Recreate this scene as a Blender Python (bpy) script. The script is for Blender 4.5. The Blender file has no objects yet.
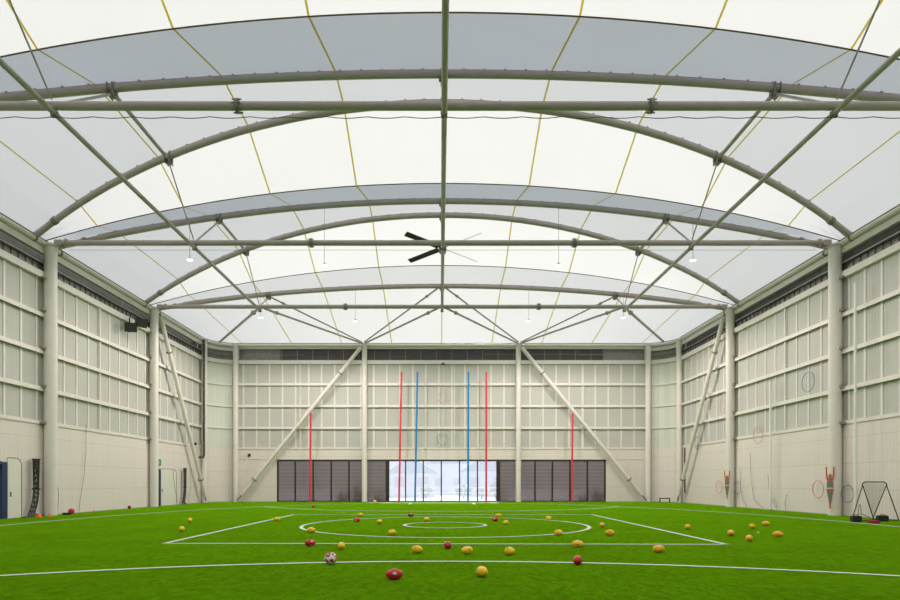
import bpy, bmesh, math, random
from mathutils import Vector, Matrix
random.seed(7)
C = bpy.context.scene.collection
PI = math.pi
F = 600.0; CX = 440.2; HY = 483.0; H = 1.5; CAMX = -.12      # focal length in px, vanishing point, eye height

# ------------------------------------------------------------------ helpers
def V(*a): return Vector(a)
def BM(): return bmesh.new()
def link(name, bm, mat, parent=None, origin=(0, 0, 0), smooth=False, local=False):
    """make ONE mesh object. coordinates are world unless local; origin = the object's base point"""
    me = bpy.data.meshes.new(name)
    off = Vector((0, 0, 0)) if local else Vector(origin if parent is None else parent_loc(parent))
    if not local: bmesh.ops.translate(bm, verts=bm.verts, vec=-off)
    bmesh.ops.recalc_face_normals(bm, faces=bm.faces)
    if smooth:
        for f in bm.faces: f.smooth = True
    bm.to_mesh(me); bm.free()
    if smooth:
        try: me.set_sharp_from_angle(angle=math.radians(40))
        except Exception: pass
    for m in (mat if isinstance(mat, (list, tuple)) else [mat]): me.materials.append(m)
    o = bpy.data.objects.new(name, me); C.objects.link(o)
    if parent is not None: o.parent = parent
    else: o.location = off if not local else Vector(origin)
    return o
def parent_loc(p):
    l = Vector(p.location)
    while p.parent: p = p.parent; l += Vector(p.location)
    return l
def thing(name, label, cat, loc=(0, 0, 0), group=None):
    o = bpy.data.objects.new(name, None); C.objects.link(o)
    o.location = loc; o.empty_display_size = .2
    return tag(o, label, cat, group)
def tag(o, label, cat, group=None, kind=None):
    o['label'] = label; o['category'] = cat
    if group: o['group'] = group
    if kind: o['kind'] = kind
    return o
def struct(name, loc=(0, 0, 0)):
    o = bpy.data.objects.new(name, None); C.objects.link(o); o.location = loc
    o['kind'] = 'structure'; return o
def box(bm, x0, x1, y0, y1, z0, z1, mi=0):
    vs = [bm.verts.new((x, y, z)) for x in (x0, x1) for y in (y0, y1) for z in (z0, z1)]
    for q in ((0, 1, 3, 2), (4, 6, 7, 5), (0, 4, 5, 1), (2, 3, 7, 6), (0, 2, 6, 4), (1, 5, 7, 3)):
        f = bm.faces.new([vs[i] for i in q]); f.material_index = mi
def obox(bm, c, sx, sy, sz, rot):
    vs = []
    for x in (-sx/2, sx/2):
        for y in (-sy/2, sy/2):
            for z in (-sz/2, sz/2): vs.append(bm.verts.new(Vector(c) + rot @ Vector((x, y, z))))
    for q in ((0, 1, 3, 2), (4, 6, 7, 5), (0, 4, 5, 1), (2, 3, 7, 6), (0, 2, 6, 4), (1, 5, 7, 3)): bm.faces.new([vs[i] for i in q])
def tube(bm, pts, r, seg=12, cap=True, closed=False):
    pts = [Vector(p) for p in pts]; n = len(pts)
    rs = r if isinstance(r, (list, tuple)) else [r]*n
    rings = []; prev = None
    for i, p in enumerate(pts):
        if closed: t = pts[(i+1) % n] - pts[i-1]
        elif i == 0: t = pts[1]-pts[0]
        elif i == n-1: t = pts[-1]-pts[-2]
        else: t = (pts[i+1]-p).normalized() + (p-pts[i-1]).normalized()
        t.normalize()
        if prev is None:
            up = Vector((0, 0, 1)) if abs(t.z) < .9 else Vector((1, 0, 0))
            u = t.cross(up).normalized()
        else:
            u = prev - t*prev.dot(t); u.normalize()
        prev = u; w = t.cross(u)
        rings.append([bm.verts.new(p + (u*math.cos(a)+w*math.sin(a))*rs[i]) for a in [2*PI*k/seg for k in range(seg)]])
    m = n if closed else n-1
    for i in range(m):
        a, b = rings[i], rings[(i+1) % n]
        for k in range(seg): bm.faces.new((a[k], a[(k+1) % seg], b[(k+1) % seg], b[k]))
    if cap and not closed:
        bm.faces.new(rings[0][::-1]); bm.faces.new(rings[-1])
def lathe(bm, prof, seg=24, c=(0, 0, 0), axis='z'):
    rings = []
    for (r, z) in prof:
        ring = []
        for k in range(seg):
            a = 2*PI*k/seg
            p = (r*math.cos(a), r*math.sin(a), z) if axis == 'z' else (z, r*math.cos(a), r*math.sin(a))
            ring.append(bm.verts.new(Vector(p)+Vector(c)))
        rings.append(ring)
    for a, b in zip(rings, rings[1:]):
        for k in range(seg): bm.faces.new((a[k], a[(k+1) % seg], b[(k+1) % seg], b[k]))
    bm.faces.new(rings[0][::-1]); bm.faces.new(rings[-1])
def ribbon(bm, pts, z0, z1, t):
    """upright band along a plan polyline, thickness t to its left"""
    n = len(pts); rows = []
    for i, p in enumerate(pts):
        a = Vector(pts[max(i-1, 0)]); b = Vector(pts[min(i+1, n-1)]); d = (b-a).normalized()
        nrm = Vector((-d.y, d.x)); q = Vector(p)+nrm*t
        rows.append([bm.verts.new((p[0], p[1], z0)), bm.verts.new((p[0], p[1], z1)), bm.verts.new((q.x, q.y, z1)), bm.verts.new((q.x, q.y, z0))])
    for a, b in zip(rows, rows[1:]):
        for k in range(4): bm.faces.new((a[k], a[(k+1) % 4], b[(k+1) % 4], b[k]))
    bm.faces.new(rows[0]); bm.faces.new(rows[-1][::-1])
def strip(bm, pts, w, z, closed=False):
    """flat painted line on the ground along plan points"""
    n = len(pts); L = []; R_ = []
    for i, p in enumerate(pts):
        a = Vector(pts[i-1] if closed or i else p); b = Vector(pts[(i+1) % n] if closed or i < n-1 else p)
        d = (b-a).normalized(); nn = Vector((-d.y, d.x))*w/2; p = Vector(p)
        L.append(bm.verts.new((p.x+nn.x, p.y+nn.y, z))); R_.append(bm.verts.new((p.x-nn.x, p.y-nn.y, z)))
    for i in range(n if closed else n-1):
        j = (i+1) % n; bm.faces.new((L[i], R_[i], R_[j], L[j]))
def gpt(px, py, z=0.0):           # ground point seen at a pixel
    D = F*(H-z)/(py-HY); return (CAMX+(px-CX)*D/F, D, z)
def wpt(px, py, X):               # point on a side wall plane x = X
    D = abs(X-CAMX)*F/abs(px-CX); return (X, D, H+(HY-py)*D/F)

# ------------------------------------------------------------------ materials
def mat(name, col=(.8, .8, .8), rough=.6, metal=0, spec=.5):
    m = bpy.data.materials.new(name); m.use_nodes = True
    b = m.node_tree.nodes['Principled BSDF']
    b.inputs['Base Color'].default_value = (*col, 1); b.inputs['Roughness'].default_value = rough
    b.inputs['Metallic'].default_value = metal; b.inputs['Specular IOR Level'].default_value = spec
    return m
def nodes(m): return m.node_tree.nodes, m.node_tree.links, m.node_tree.nodes['Principled BSDF']
def noisy(m, c1, c2, scale=5, detail=4, bump=0, bscale=None, stretch=None):
    N, L, b = nodes(m)
    tc = N.new('ShaderNodeTexCoord'); mp = N.new('ShaderNodeMapping')
    if stretch: mp.inputs['Scale'].default_value = stretch
    L.new(tc.outputs['Object'], mp.inputs['Vector'])
    n = N.new('ShaderNodeTexNoise'); n.inputs['Scale'].default_value = scale; n.inputs['Detail'].default_value = detail
    L.new(mp.outputs['Vector'], n.inputs['Vector'])
    r = N.new('ShaderNodeValToRGB'); r.color_ramp.elements[0].position = .3; r.color_ramp.elements[1].position = .7
    r.color_ramp.elements[0].color = (*c1, 1); r.color_ramp.elements[1].color = (*c2, 1)
    L.new(n.outputs['Fac'], r.inputs['Fac']); L.new(r.outputs['Color'], b.inputs['Base Color'])
    if bump:
        n2 = N.new('ShaderNodeTexNoise'); n2.inputs['Scale'].default_value = bscale or scale*4
        L.new(mp.outputs['Vector'], n2.inputs['Vector'])
        bp = N.new('ShaderNodeBump'); bp.inputs['Strength'].default_value = bump; bp.inputs['Distance'].default_value = .02
        L.new(n2.outputs['Fac'], bp.inputs['Height']); L.new(bp.outputs['Normal'], b.inputs['Normal'])
    return m
def math_node(N, L, op, a, b=None):
    n = N.new('ShaderNodeMath'); n.operation = op
    for i, v in enumerate((a, b)):
        if v is None: continue
        if hasattr(v, 'is_linked'): L.new(v, n.inputs[i])
        else: n.inputs[i].default_value = v
    return n.outputs[0]
def mixc(N, L, fac, c1, c2):
    n = N.new('ShaderNodeMix'); n.data_type = 'RGBA'
    L.new(fac, n.inputs['Factor'])
    for k, c in ((6, c1), (7, c2)):
        if hasattr(c, 'is_linked'): L.new(c, n.inputs[k])
        else: n.inputs[k].default_value = (*c, 1)
    return n.outputs[2]

M = {}
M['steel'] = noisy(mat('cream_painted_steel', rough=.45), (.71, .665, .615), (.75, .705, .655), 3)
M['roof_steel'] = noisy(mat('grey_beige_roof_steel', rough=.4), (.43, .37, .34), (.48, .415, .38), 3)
M['steel_dark'] = mat('galvanised_bracket', (.26, .23, .20), .5, .2)
M['gutter'] = noisy(mat('gutter_paint', rough=.4), (.72, .665, .60), (.77, .71, .64), 2)

# precast painted lower wall with joint lines and faint ribs
m = mat('painted_precast', rough=.8); N, L, b = nodes(m)
g = N.new('ShaderNodeNewGeometry'); sp = N.new('ShaderNodeSeparateXYZ'); L.new(g.outputs['Position'], sp.inputs[0])
zf = math_node(N, L, 'FRACT', math_node(N, L, 'DIVIDE', sp.outputs['Z'], 1.19))
ln = math_node(N, L, 'LESS_THAN', zf, .022)
xy = math_node(N, L, 'ADD', sp.outputs['X'], sp.outputs['Y'])
vf = math_node(N, L, 'FRACT', math_node(N, L, 'DIVIDE', xy, 2.52)); lv = math_node(N, L, 'LESS_THAN', vf, .008)
ln = math_node(N, L, 'MAXIMUM', math_node(N, L, 'MULTIPLY', ln, .55), math_node(N, L, 'MULTIPLY', lv, .3))
nz = N.new('ShaderNodeTexNoise'); nz.inputs['Scale'].default_value = 1.2; nz.inputs['Detail'].default_value = 5
mp = N.new('ShaderNodeMapping'); mp.inputs['Scale'].default_value = (2.2, 2.2, .35)
L.new(g.outputs['Position'], mp.inputs[0]); L.new(mp.outputs[0], nz.inputs['Vector'])
base = mixc(N, L, nz.outputs['Fac'], (.68, .62, .575), (.75, .685, .635))
L.new(mixc(N, L, ln, base, (.45, .42, .34)), b.inputs['Base Color'])
rib = math_node(N, L, 'SINE', math_node(N, L, 'MULTIPLY', xy, 31.4))
bp = N.new('ShaderNodeBump'); bp.inputs['Strength'].default_value = .35; bp.inputs['Distance'].default_value = .01
L.new(rib, bp.inputs['Height']); L.new(bp.outputs['Normal'], b.inputs['Normal'])
M['precast'] = m

# grey ribbed wall cladding
def clad(name, c1, c2):
    m = mat(name, rough=.55); N, L, b = nodes(m)
    g = N.new('ShaderNodeNewGeometry'); sp = N.new('ShaderNodeSeparateXYZ'); L.new(g.outputs['Position'], sp.inputs[0])
    xy = math_node(N, L, 'ADD', sp.outputs['X'], sp.outputs['Y'])
    rib = math_node(N, L, 'FRACT', math_node(N, L, 'MULTIPLY', xy, 6.0))
    rb = math_node(N, L, 'LESS_THAN', rib, .3)
    nz = N.new('ShaderNodeTexNoise'); nz.inputs['Scale'].default_value = .5; nz.inputs['Detail'].default_value = 3
    L.new(g.outputs['Position'], nz.inputs['Vector'])
    base = mixc(N, L, nz.outputs['Fac'], c1, c2)
    dk = tuple(x*.88 for x in c1)
    L.new(mixc(N, L, math_node(N, L, 'MULTIPLY', rb, .6), base, dk), b.inputs['Base Color'])
    bp = N.new('ShaderNodeBump'); bp.inputs['Strength'].default_value = .3; bp.inputs['Distance'].default_value = .01
    L.new(rb, bp.inputs['Height']); L.new(bp.outputs['Normal'], b.inputs['Normal'])
    return m
M['clad'] = clad('grey_ribbed_cladding', (.48, .475, .44), (.54, .535, .495))
M['clad_corner'] = clad('pale_curved_cladding', (.62, .64, .56), (.68, .70, .61))
M['strip'] = mat('pale_joint_strip', (.72, .70, .635), .5)
M['louvre'] = noisy(mat('dark_louvre', rough=.7), (.10, .09, .085), (.16, .15, .14), 3)
M['louvre_grey'] = noisy(mat('grey_louvre', rough=.7), (.30, .29, .27), (.38, .37, .34), 3)
M['louvre_purple'] = noisy(mat('purple_grey_slats', rough=.5), (.075, .06, .07), (.12, .10, .115), 2, stretch=(1, 1, 8))
M['wire'] = mat('mesh_wire', (.30, .29, .26), .5, .4)
M['black'] = mat('black_plastic', (.012, .012, .014), .5)
M['cable'] = mat('black_cable', (.03, .03, .03), .6)
M['tray'] = mat('grey_cable_tray', (.16, .15, .14), .5, .5)
M['frame'] = mat('dark_bronze_frame', (.028, .024, .022), .45, .2)
M['brown'] = mat('brown_pipe', (.055, .04, .035), .4)
M['blue'] = mat('navy_door_frame', (.008, .028, .085), .45)
M['doorleaf'] = noisy(mat('white_door_leaf', rough=.5), (.70, .69, .61), (.74, .73, .65), 2)
M['white'] = mat('white_paint', (.82, .82, .80), .5)
M['green_sign'] = mat('green_sign_plate', (.0, .22, .09), .4)
M['rope'] = mat('grey_rope', (.17, .16, .14), .8)
m = bpy.data.materials.new('yellow_seam_strap'); m.use_nodes = True; N = m.node_tree.nodes; L = m.node_tree.links
N.remove(N['Principled BSDF']); d = N.new('ShaderNodeBsdfDiffuse'); t = N.new('ShaderNodeBsdfTranslucent'); mx = N.new('ShaderNodeMixShader')
d.inputs[0].default_value = (.6, .46, .04, 1); t.inputs[0].default_value = (.68, .57, .10, 1); mx.inputs[0].default_value = .7
L.new(d.outputs[0], mx.inputs[1]); L.new(t.outputs[0], mx.inputs[2]); L.new(mx.outputs[0], N['Material Output'].inputs[0])
M['yellow_seam'] = m
M['brown_cable'] = mat('brown_valley_cable', (.13, .09, .02), .7)
M['orange'] = mat('orange_plastic', (.85, .13, .01), .5)
M['redring'] = mat('red_ring', (.68, .27, .23), .5)
M['bluering'] = mat('blue_ring', (.16, .20, .38), .5)
M['greyring'] = mat('grey_blue_ring', (.28, .30, .33), .5)
M['red_post'] = mat('red_post_pad', (.72, .035, .055), .5)
M['blue_post'] = mat('blue_post_pad', (.0, .21, .52), .5)
M['grey_metal'] = mat('grey_metal', (.22, .22, .21), .4, .7)
M['skin_orange'] = mat('orange_print', (.62, .17, .09), .7)
M['jersey'] = mat('grey_green_print', (.23, .24, .19), .7)
M['tan'] = mat('tan_print', (.34, .24, .15), .7)
M['red_bag'] = mat('red_fabric', (.40, .02, .03), .8)
M['line'] = noisy(mat('white_line_paint', rough=.9), (.55, .62, .47), (.74, .78, .66), 30, 3)
M['leaf'] = noisy(mat('dark_plant_leaf', rough=.5), (.01, .02, .012), (.02, .04, .02), 4)
M['paving'] = noisy(mat('pale_paving', rough=.8), (.62, .66, .72), (.76, .79, .83), 1.5)
M['render'] = noisy(mat('pale_house_render', rough=.8), (.70, .75, .84), (.78, .82, .90), 1)
M['roofing'] = mat('blue_grey_roof', (.34, .42, .58), .6)
M['foliage'] = noisy(mat('outdoor_foliage', rough=.7), (.10, .17, .22), (.22, .30, .36), 3)

# turf
m = mat('artificial_turf', rough=.9, spec=.0); N, L, b = nodes(m)
b.inputs['Sheen Weight'].default_value = .55; b.inputs['Sheen Roughness'].default_value = .5; b.inputs['Sheen Tint'].default_value = (.5, .9, .02, 1)
tc = N.new('ShaderNodeTexCoord')
def tn(scale, detail=3, st=None, rough=.6):
    n = N.new('ShaderNodeTexNoise'); n.inputs['Scale'].default_value = scale; n.inputs['Detail'].default_value = detail
    n.inputs['Roughness'].default_value = rough
    if st:
        q = N.new('ShaderNodeMapping'); q.inputs['Scale'].default_value = st; L.new(tc.outputs['Object'], q.inputs[0]); L.new(q.outputs[0], n.inputs['Vector'])
    else: L.new(tc.outputs['Object'], n.inputs['Vector'])
    return n.outputs['Fac']
fine = tn(26, 5, None, .8); mid = tn(7, 5, (1, .5, 1), .7); big = tn(.5, 3)
s = math_node(N, L, 'ADD', math_node(N, L, 'MULTIPLY', fine, .45), math_node(N, L, 'MULTIPLY', mid, .4))
s = math_node(N, L, 'ADD', s, math_node(N, L, 'MULTIPLY', big, .15))
r = N.new('ShaderNodeValToRGB'); e = r.color_ramp.elements
e[0].position = .44; e[0].color = (.007, .066, .0003, 1)
e[1].position = .56; e[1].color = (.066, .270, .002, 1)
k = e.new(.49); k.color = (.026, .148, .0006, 1)
L.new(s, r.inputs['Fac']); L.new(r.outputs['Color'], b.inputs['Base Color'])
bp = N.new('ShaderNodeBump'); bp.inputs['Strength'].default_value = 1.0; bp.inputs['Distance'].default_value = .06
L.new(fine, bp.inputs['Height']); L.new(bp.outputs['Normal'], b.inputs['Normal'])
M['turf'] = m

# translucent roof membrane (a thin woven sheet that scatters the daylight through)
m = bpy.data.materials.new('roof_membrane'); m.use_nodes = True; N = m.node_tree.nodes; L = m.node_tree.links
N.remove(N['Principled BSDF']); out = N['Material Output']
d = N.new('ShaderNodeBsdfDiffuse'); t = N.new('ShaderNodeBsdfTranslucent'); mx = N.new('ShaderNodeMixShader')
d.inputs['Color'].default_value = (.50, .50, .50, 1)
tcn = N.new('ShaderNodeTexCoord'); nz = N.new('ShaderNodeTexNoise'); nz.inputs['Scale'].default_value = .35; nz.inputs['Detail'].default_value = 3
L.new(tcn.outputs['Object'], nz.inputs['Vector'])
L.new(mixc(N, L, nz.outputs['Fac'], (.80, .785, .74), (.86, .845, .80)), t.inputs['Color'])
mx.inputs[0].default_value = .62
L.new(d.outputs[0], mx.inputs[1]); L.new(t.outputs[0], mx.inputs[2]); L.new(mx.outputs[0], out.inputs[0])
M['membrane'] = m
# window glass with a pale film
m = bpy.data.materials.new('filmed_glass'); m.use_nodes = True; N = m.node_tree.nodes; L = m.node_tree.links
N.remove(N['Principled BSDF']); out = N['Material Output']
tr = N.new('ShaderNodeBsdfTransparent'); tr.inputs[0].default_value = (.95, .97, 1, 1)
gl = N.new('ShaderNodeBsdfGlossy'); gl.inputs['Roughness'].default_value = .02
tl = N.new('ShaderNodeBsdfTranslucent'); tl.inputs[0].default_value = (.92, .94, 1, 1)
m1 = N.new('ShaderNodeMixShader'); m1.inputs[0].default_value = .18; L.new(tr.outputs[0], m1.inputs[1]); L.new(tl.outputs[0], m1.inputs[2])
fr = N.new('ShaderNodeFresnel'); fr.inputs[0].default_value = 1.45
m2 = N.new('ShaderNodeMixShader'); L.new(fr.outputs[0], m2.inputs[0]); L.new(m1.outputs[0], m2.inputs[1]); L.new(gl.outputs[0], m2.inputs[2])
L.new(m2.outputs[0], out.inputs[0]); M['glass'] = m
# perforated blind: mostly taupe cloth with open weave, woven in horizontal bands
m = bpy.data.materials.new('perforated_blind'); m.use_nodes = True; N = m.node_tree.nodes; L = m.node_tree.links
b = N['Principled BSDF']; out = N['Material Output']
g = N.new('ShaderNodeNewGeometry'); sp = N.new('ShaderNodeSeparateXYZ'); L.new(g.outputs['Position'], sp.inputs[0])
bd = math_node(N, L, 'LESS_THAN', math_node(N, L, 'FRACT', math_node(N, L, 'DIVIDE', sp.outputs['Z'], .30)), .16)
L.new(mixc(N, L, bd, (.165, .115, .115), (.215, .155, .155)), b.inputs['Base Color']); b.inputs['Roughness'].default_value = .8
tr = N.new('ShaderNodeBsdfTransparent'); mx = N.new('ShaderNodeMixShader'); mx.inputs[0].default_value = .27
L.new(b.outputs[0], mx.inputs[1]); L.new(tr.outputs[0], mx.inputs[2]); L.new(mx.outputs[0], out.inputs[0]); M['blind'] = m
# fine net (rebounder)
m = bpy.data.materials.new('fine_net'); m.use_nodes = True; N = m.node_tree.nodes; L = m.node_tree.links
b = N['Principled BSDF']; out = N['Material Output']; b.inputs['Base Color'].default_value = (.45, .46, .46, 1)
tr = N.new('ShaderNodeBsdfTransparent'); mx = N.new('ShaderNodeMixShader'); mx.inputs[0].default_value = .62
L.new(b.outputs[0], mx.inputs[1]); L.new(tr.outputs[0], mx.inputs[2]); L.new(mx.outputs[0], out.inputs[0]); M['net'] = m
# balls
def ballmat(name, c1, c2, seam):
    m = mat(name, rough=.45); N, L, b = nodes(m)
    tc = N.new('ShaderNodeTexCoord'); sp = N.new('ShaderNodeSeparateXYZ'); L.new(tc.outputs['Object'], sp.inputs[0])
    ay = math_node(N, L, 'ABSOLUTE', sp.outputs['Y']); az = math_node(N, L, 'ABSOLUTE', sp.outputs['Z'])
    sm = math_node(N, L, 'LESS_THAN', math_node(N, L, 'MINIMUM', ay, az), .0022)
    nz = N.new('ShaderNodeTexNoise'); nz.inputs['Scale'].default_value = 14; L.new(tc.outputs['Object'], nz.inputs['Vector'])
    base = mixc(N, L, nz.outputs['Fac'], c1, c2)
    L.new(mixc(N, L, sm, base, seam), b.inputs['Base Color'])
    n2 = N.new('ShaderNodeTexVoronoi'); n2.inputs['Scale'].default_value = 260; L.new(tc.outputs['Object'], n2.inputs['Vector'])
    bp = N.new('ShaderNodeBump'); bp.inputs['Strength'].default_value = .15; bp.inputs['Distance'].default_value = .002
    L.new(n2.outputs['Distance'], bp.inputs['Height']); L.new(bp.outputs['Normal'], b.inputs['Normal'])
    return m
M['ball_yellow'] = ballmat('yellow_leather', (.88, .52, .0), (.92, .62, .01), (.4, .2, .01))
M['ball_orange'] = ballmat('orange_leather', (.86, .39, .0), (.90, .50, .008), (.4, .15, .01))
M['ball_red'] = ballmat('red_leather', (.50, .012, .018), (.62, .02, .03), (.2, .01, .01))
M['ball_maroon'] = ballmat('maroon_leather', (.22, .012, .02), (.30, .02, .03), (.1, .01, .01))
M['print'] = mat('ball_print', (.52, .24, .08), .5)
M['print_white'] = mat('ball_print_white', (.62, .60, .60), .5)
M['lace'] = mat('ball_lace', (.75, .70, .6), .7)
m = mat('netball_panels', rough=.5); N, L, b = nodes(m)
tc = N.new('ShaderNodeTexCoord'); vo = N.new('ShaderNodeTexVoronoi'); vo.inputs['Scale'].default_value = 17
L.new(tc.outputs['Object'], vo.inputs['Vector'])
sx = N.new('ShaderNodeSeparateColor'); L.new(vo.outputs['Color'], sx.inputs[0])
L.new(mixc(N, L, math_node(N, L, 'GREATER_THAN', sx.outputs[0], .55), (.75, .74, .74), (.55, .03, .06)), b.inputs['Base Color'])
M['netball'] = m
m = bpy.data.materials.new('lamp_glow'); m.use_nodes = True; b = m.node_tree.nodes['Principled BSDF']
b.inputs['Emission Color'].default_value = (1, .95, .82, 1); b.inputs['Emission Strength'].default_value = 6; M['glow'] = m
M['lamp_off'] = mat('white_lamp_diffuser', (.72, .72, .70), .4)

# ------------------------------------------------------------------ dimensions
WX = 18.45       # inner face of the side walls
WB = 48.1        # inner face of the far wall
WF = -12.6       # inner face of the wall behind the camera
RC = 2.1         # plan radius of the rounded far corners
CXX = 18.17      # column centre line
FR = [-2.5, 7.6, 17.7, 27.8, 37.85]
ZT = 12.62       # tie level
EAVE = 12.66
def corner(side, off=0, n=10):
    """far rounded corner, from the side wall round to the far wall; off = distance inward"""
    r = RC-off; cx = WX-RC; cy = WB-RC
    return [(side*(cx+r*math.cos(a)), cy+r*math.sin(a)) for a in [PI/2*k/n for k in range(n+1)]]

# ------------------------------------------------------------------ floor
fl = struct('floor')
bm = BM()
out_ = [(-WX-.1, WF-.1), (WX+.1, WF-.1)] + corner(1, -.1) + corner(-1, -.1)[::-1]
bm.faces.new([bm.verts.new((x, y, 0)) for x, y in out_])
link('turf', bm, M['turf'], fl)
LW = .12
def line(pts, w=LW, closed=False):
    bm = BM(); strip(bm, pts, w, .008, closed); return link('painted_strip', bm, M['line'], fl)
def arc(cx, cy, r, a0, a1, n=48): return [(cx+r*math.cos(a0+(a1-a0)*k/n), cy+r*math.sin(a0+(a1-a0)*k/n)) for k in range(n+1)]
line(arc(.05, 21.4, 5.0, 0, 2*PI, 72)[:-1], closed=True)
line(arc(.05, 21.4, 1.45, 0, 2*PI, 48)[:-1], closed=True)
SQ = 6.9; y0, y1 = 14.65, 28.4
line([(-6.98, 14.86), (6.88, 14.62)]); line([(-7.1, y1), (7.1, y1)], .10)
line([(-6.95, 14.8), (-7.05, y1)], .13); line([(6.85, 14.56), (7.05, y1)], .13)
line(arc(0, -4.15, 15.6, .25*PI, .75*PI))                       # near goal arc
line(arc(0, 44.9, 13.2, PI+.173*PI, 2*PI-.173*PI), .14)         # far goal arc
# oval boundary line
bpx = [(-12.9, 3), (-14.4, 9), (-15.3, 15), (-15.55, 21), (-15.2, 26), (-14.5, 30), (-13.2, 34), (-11.3, 37.9), (-9.6, 40.5), (-7.5, 42.6), (-5.2, 44.0), (-3.6, 44.5)]
def smoothpoly(p, n=6):
    o = []
    for i in range(len(p)-1):
        a = Vector(p[max(i-1, 0)]); b_ = Vector(p[i]); c = Vector(p[i+1]); d_ = Vector(p[min(i+2, len(p)-1)])
        for k in range(n):
            t = k/n
            o.append(tuple(.5*((2*b_)+(c-a)*t+(2*a-5*b_+4*c-d_)*t*t+(3*b_-a-3*c+d_)*t*t*t)))
    o.append(tuple(p[-1])); return o
line(smoothpoly(bpx), .14); line(smoothpoly([(-x, y) for x, y in bpx]), .14)
line([(-2.3, 42.2), (-2.25, 45.3)], .16); line([(2.35, 42.2), (2.3, 45.3)], .16)
line(smoothpoly([(-5.9, 47.3), (-5.0, 46.2), (-3.2, 45.4), (0, 45.1), (3.0, 45.4), (4.0, 46.2), (4.6, 47.3)]), .42)  # wide pale arc painted in to strengthen the sunlit strip below the glazing

# ------------------------------------------------------------------ walls
GZ = [9.33, 7.62, 5.88]            # girt levels
LWZ = 4.22                         # top of painted lower wall
BZ0, BZ1 = 11.02, 11.32            # beam under the louvre band
FZ0, FZ1 = 12.06, 12.34            # pale fascia above it
COLD = [17.7, 27.8, 37.85, 46.0]

def side_wall(side, name):
    w = struct(name); GZ = [9.24, 7.55, 5.84]; BZ0, BZ1 = 10.90, 11.20
    X = side*WX; ya, yb = WF, WB-RC
    bm = BM(); 
    if side < 0:
        # doorways at two places
        holes = [(23.85, 25.08, 2.42), (38.55, 39.28, 2.42)]
        y = ya
        for (h0, h1, hz) in holes:
            box(bm, X, X+side*.25, y, h0, 0, LWZ); box(bm, X, X+side*.25, h0, h1, hz, LWZ); y = h1
        box(bm, X, X+side*.25, y, yb, 0, LWZ)
    else: box(bm, X, X+side*.25, ya, yb, 0, LWZ)
    link('painted_lower_wall', bm, M['precast'], w)
    bm = BM(); box(bm, X+side*.06, X+side*.25, ya, yb, LWZ, BZ0); link('cladding', bm, M['clad'], w)
    bm = BM(); box(bm, min(X-side*.05, X+side*.06), max(X-side*.05, X+side*.06), ya, yb, LWZ-.02, LWZ+.14); link('sill_rail', bm, M['steel'], w)
    for z in GZ:
        bm = BM(); box(bm, X-side*.12, X+side*.06, ya, yb, z-.06, z+.07); box(bm, X-side*.12, X-side*.09, ya, yb, z-.12, z-.06)
        link('girt', bm, M['steel'], w)
    bm = BM(); box(bm, X-side*.14, X+side*.06, ya, yb, BZ0, BZ1); link('louvre_sill_beam', bm, M['steel'], w)
    bm = BM(); box(bm, X-side*.1, X+side*.10, ya, yb, FZ0, FZ1); link('fascia_beam', bm, M['steel'], w)
    # pale joint strips, one per metre between columns
    bm = BM(); edges = [WF] + [-2.5, 7.6] + COLD
    for a, b_ in zip(edges, edges[1:]):
        n = max(1, round((b_-a)/1.01)); 
        for k in range(n):
            yy = a + (b_-a)*(k+.5)/n
            box(bm, X+side*.025, X+side*.06, yy-.055, yy+.055, LWZ+.1, BZ0)
        ym = a+(b_-a)*.445
        box(bm, X-side*.05, X+side*.06, ym-.05, ym+.05, LWZ+.1, BZ0)
    link('joint_strips', bm, M['strip'], w)
    # louvre band: recessed dark panel, wire mesh and cable tray
    bm = BM(); box(bm, X+side*.28, X+side*.32, ya, yb, BZ1-.3, EAVE); link('louvre_panel', bm, M['louvre'], w)
    bm = BM(); box(bm, X+side*.06, X+side*.10, ya, yb, BZ1-.02, BZ1+.42); link('louvre_mesh', bm, M['louvre_grey'], w)
    bm = BM(); y = ya
    while y < yb:
        box(bm, X+side*.0, X+side*.06, y, y+.035, BZ1, BZ1+.55); y += .45
    for z in (BZ1+.10, BZ1+.22, BZ1+.62, BZ1+.70): box(bm, X+side*.02, X+side*.035, ya, yb, z, z+.015)
    link('louvre_bars', bm, M['tray'], w)
    bm = BM(); box(bm, X-side*.08, X+side*.0, ya, yb, BZ1+.40, BZ1+.43); box(bm, X-side*.10, X-side*.08, ya, yb, BZ1+.38, BZ1+.45)
    link('cable_tray', bm, M['wire'], w)
    for k in range(3):
        bm = BM(); pts = [(X-side*(.03+.02*k), ya+i*1.26*(yb-ya)/(1.26*46), BZ1+.33+.07*k+.02*math.sin(i*1.7+k*2)) for i in range(47)]
        tube(bm, pts, .03, 6); link('cable', bm, M['cable'], w, smooth=True)
    return w
wl = side_wall(-1, 'wall_left'); wr = side_wall(1, 'wall_right')
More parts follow.
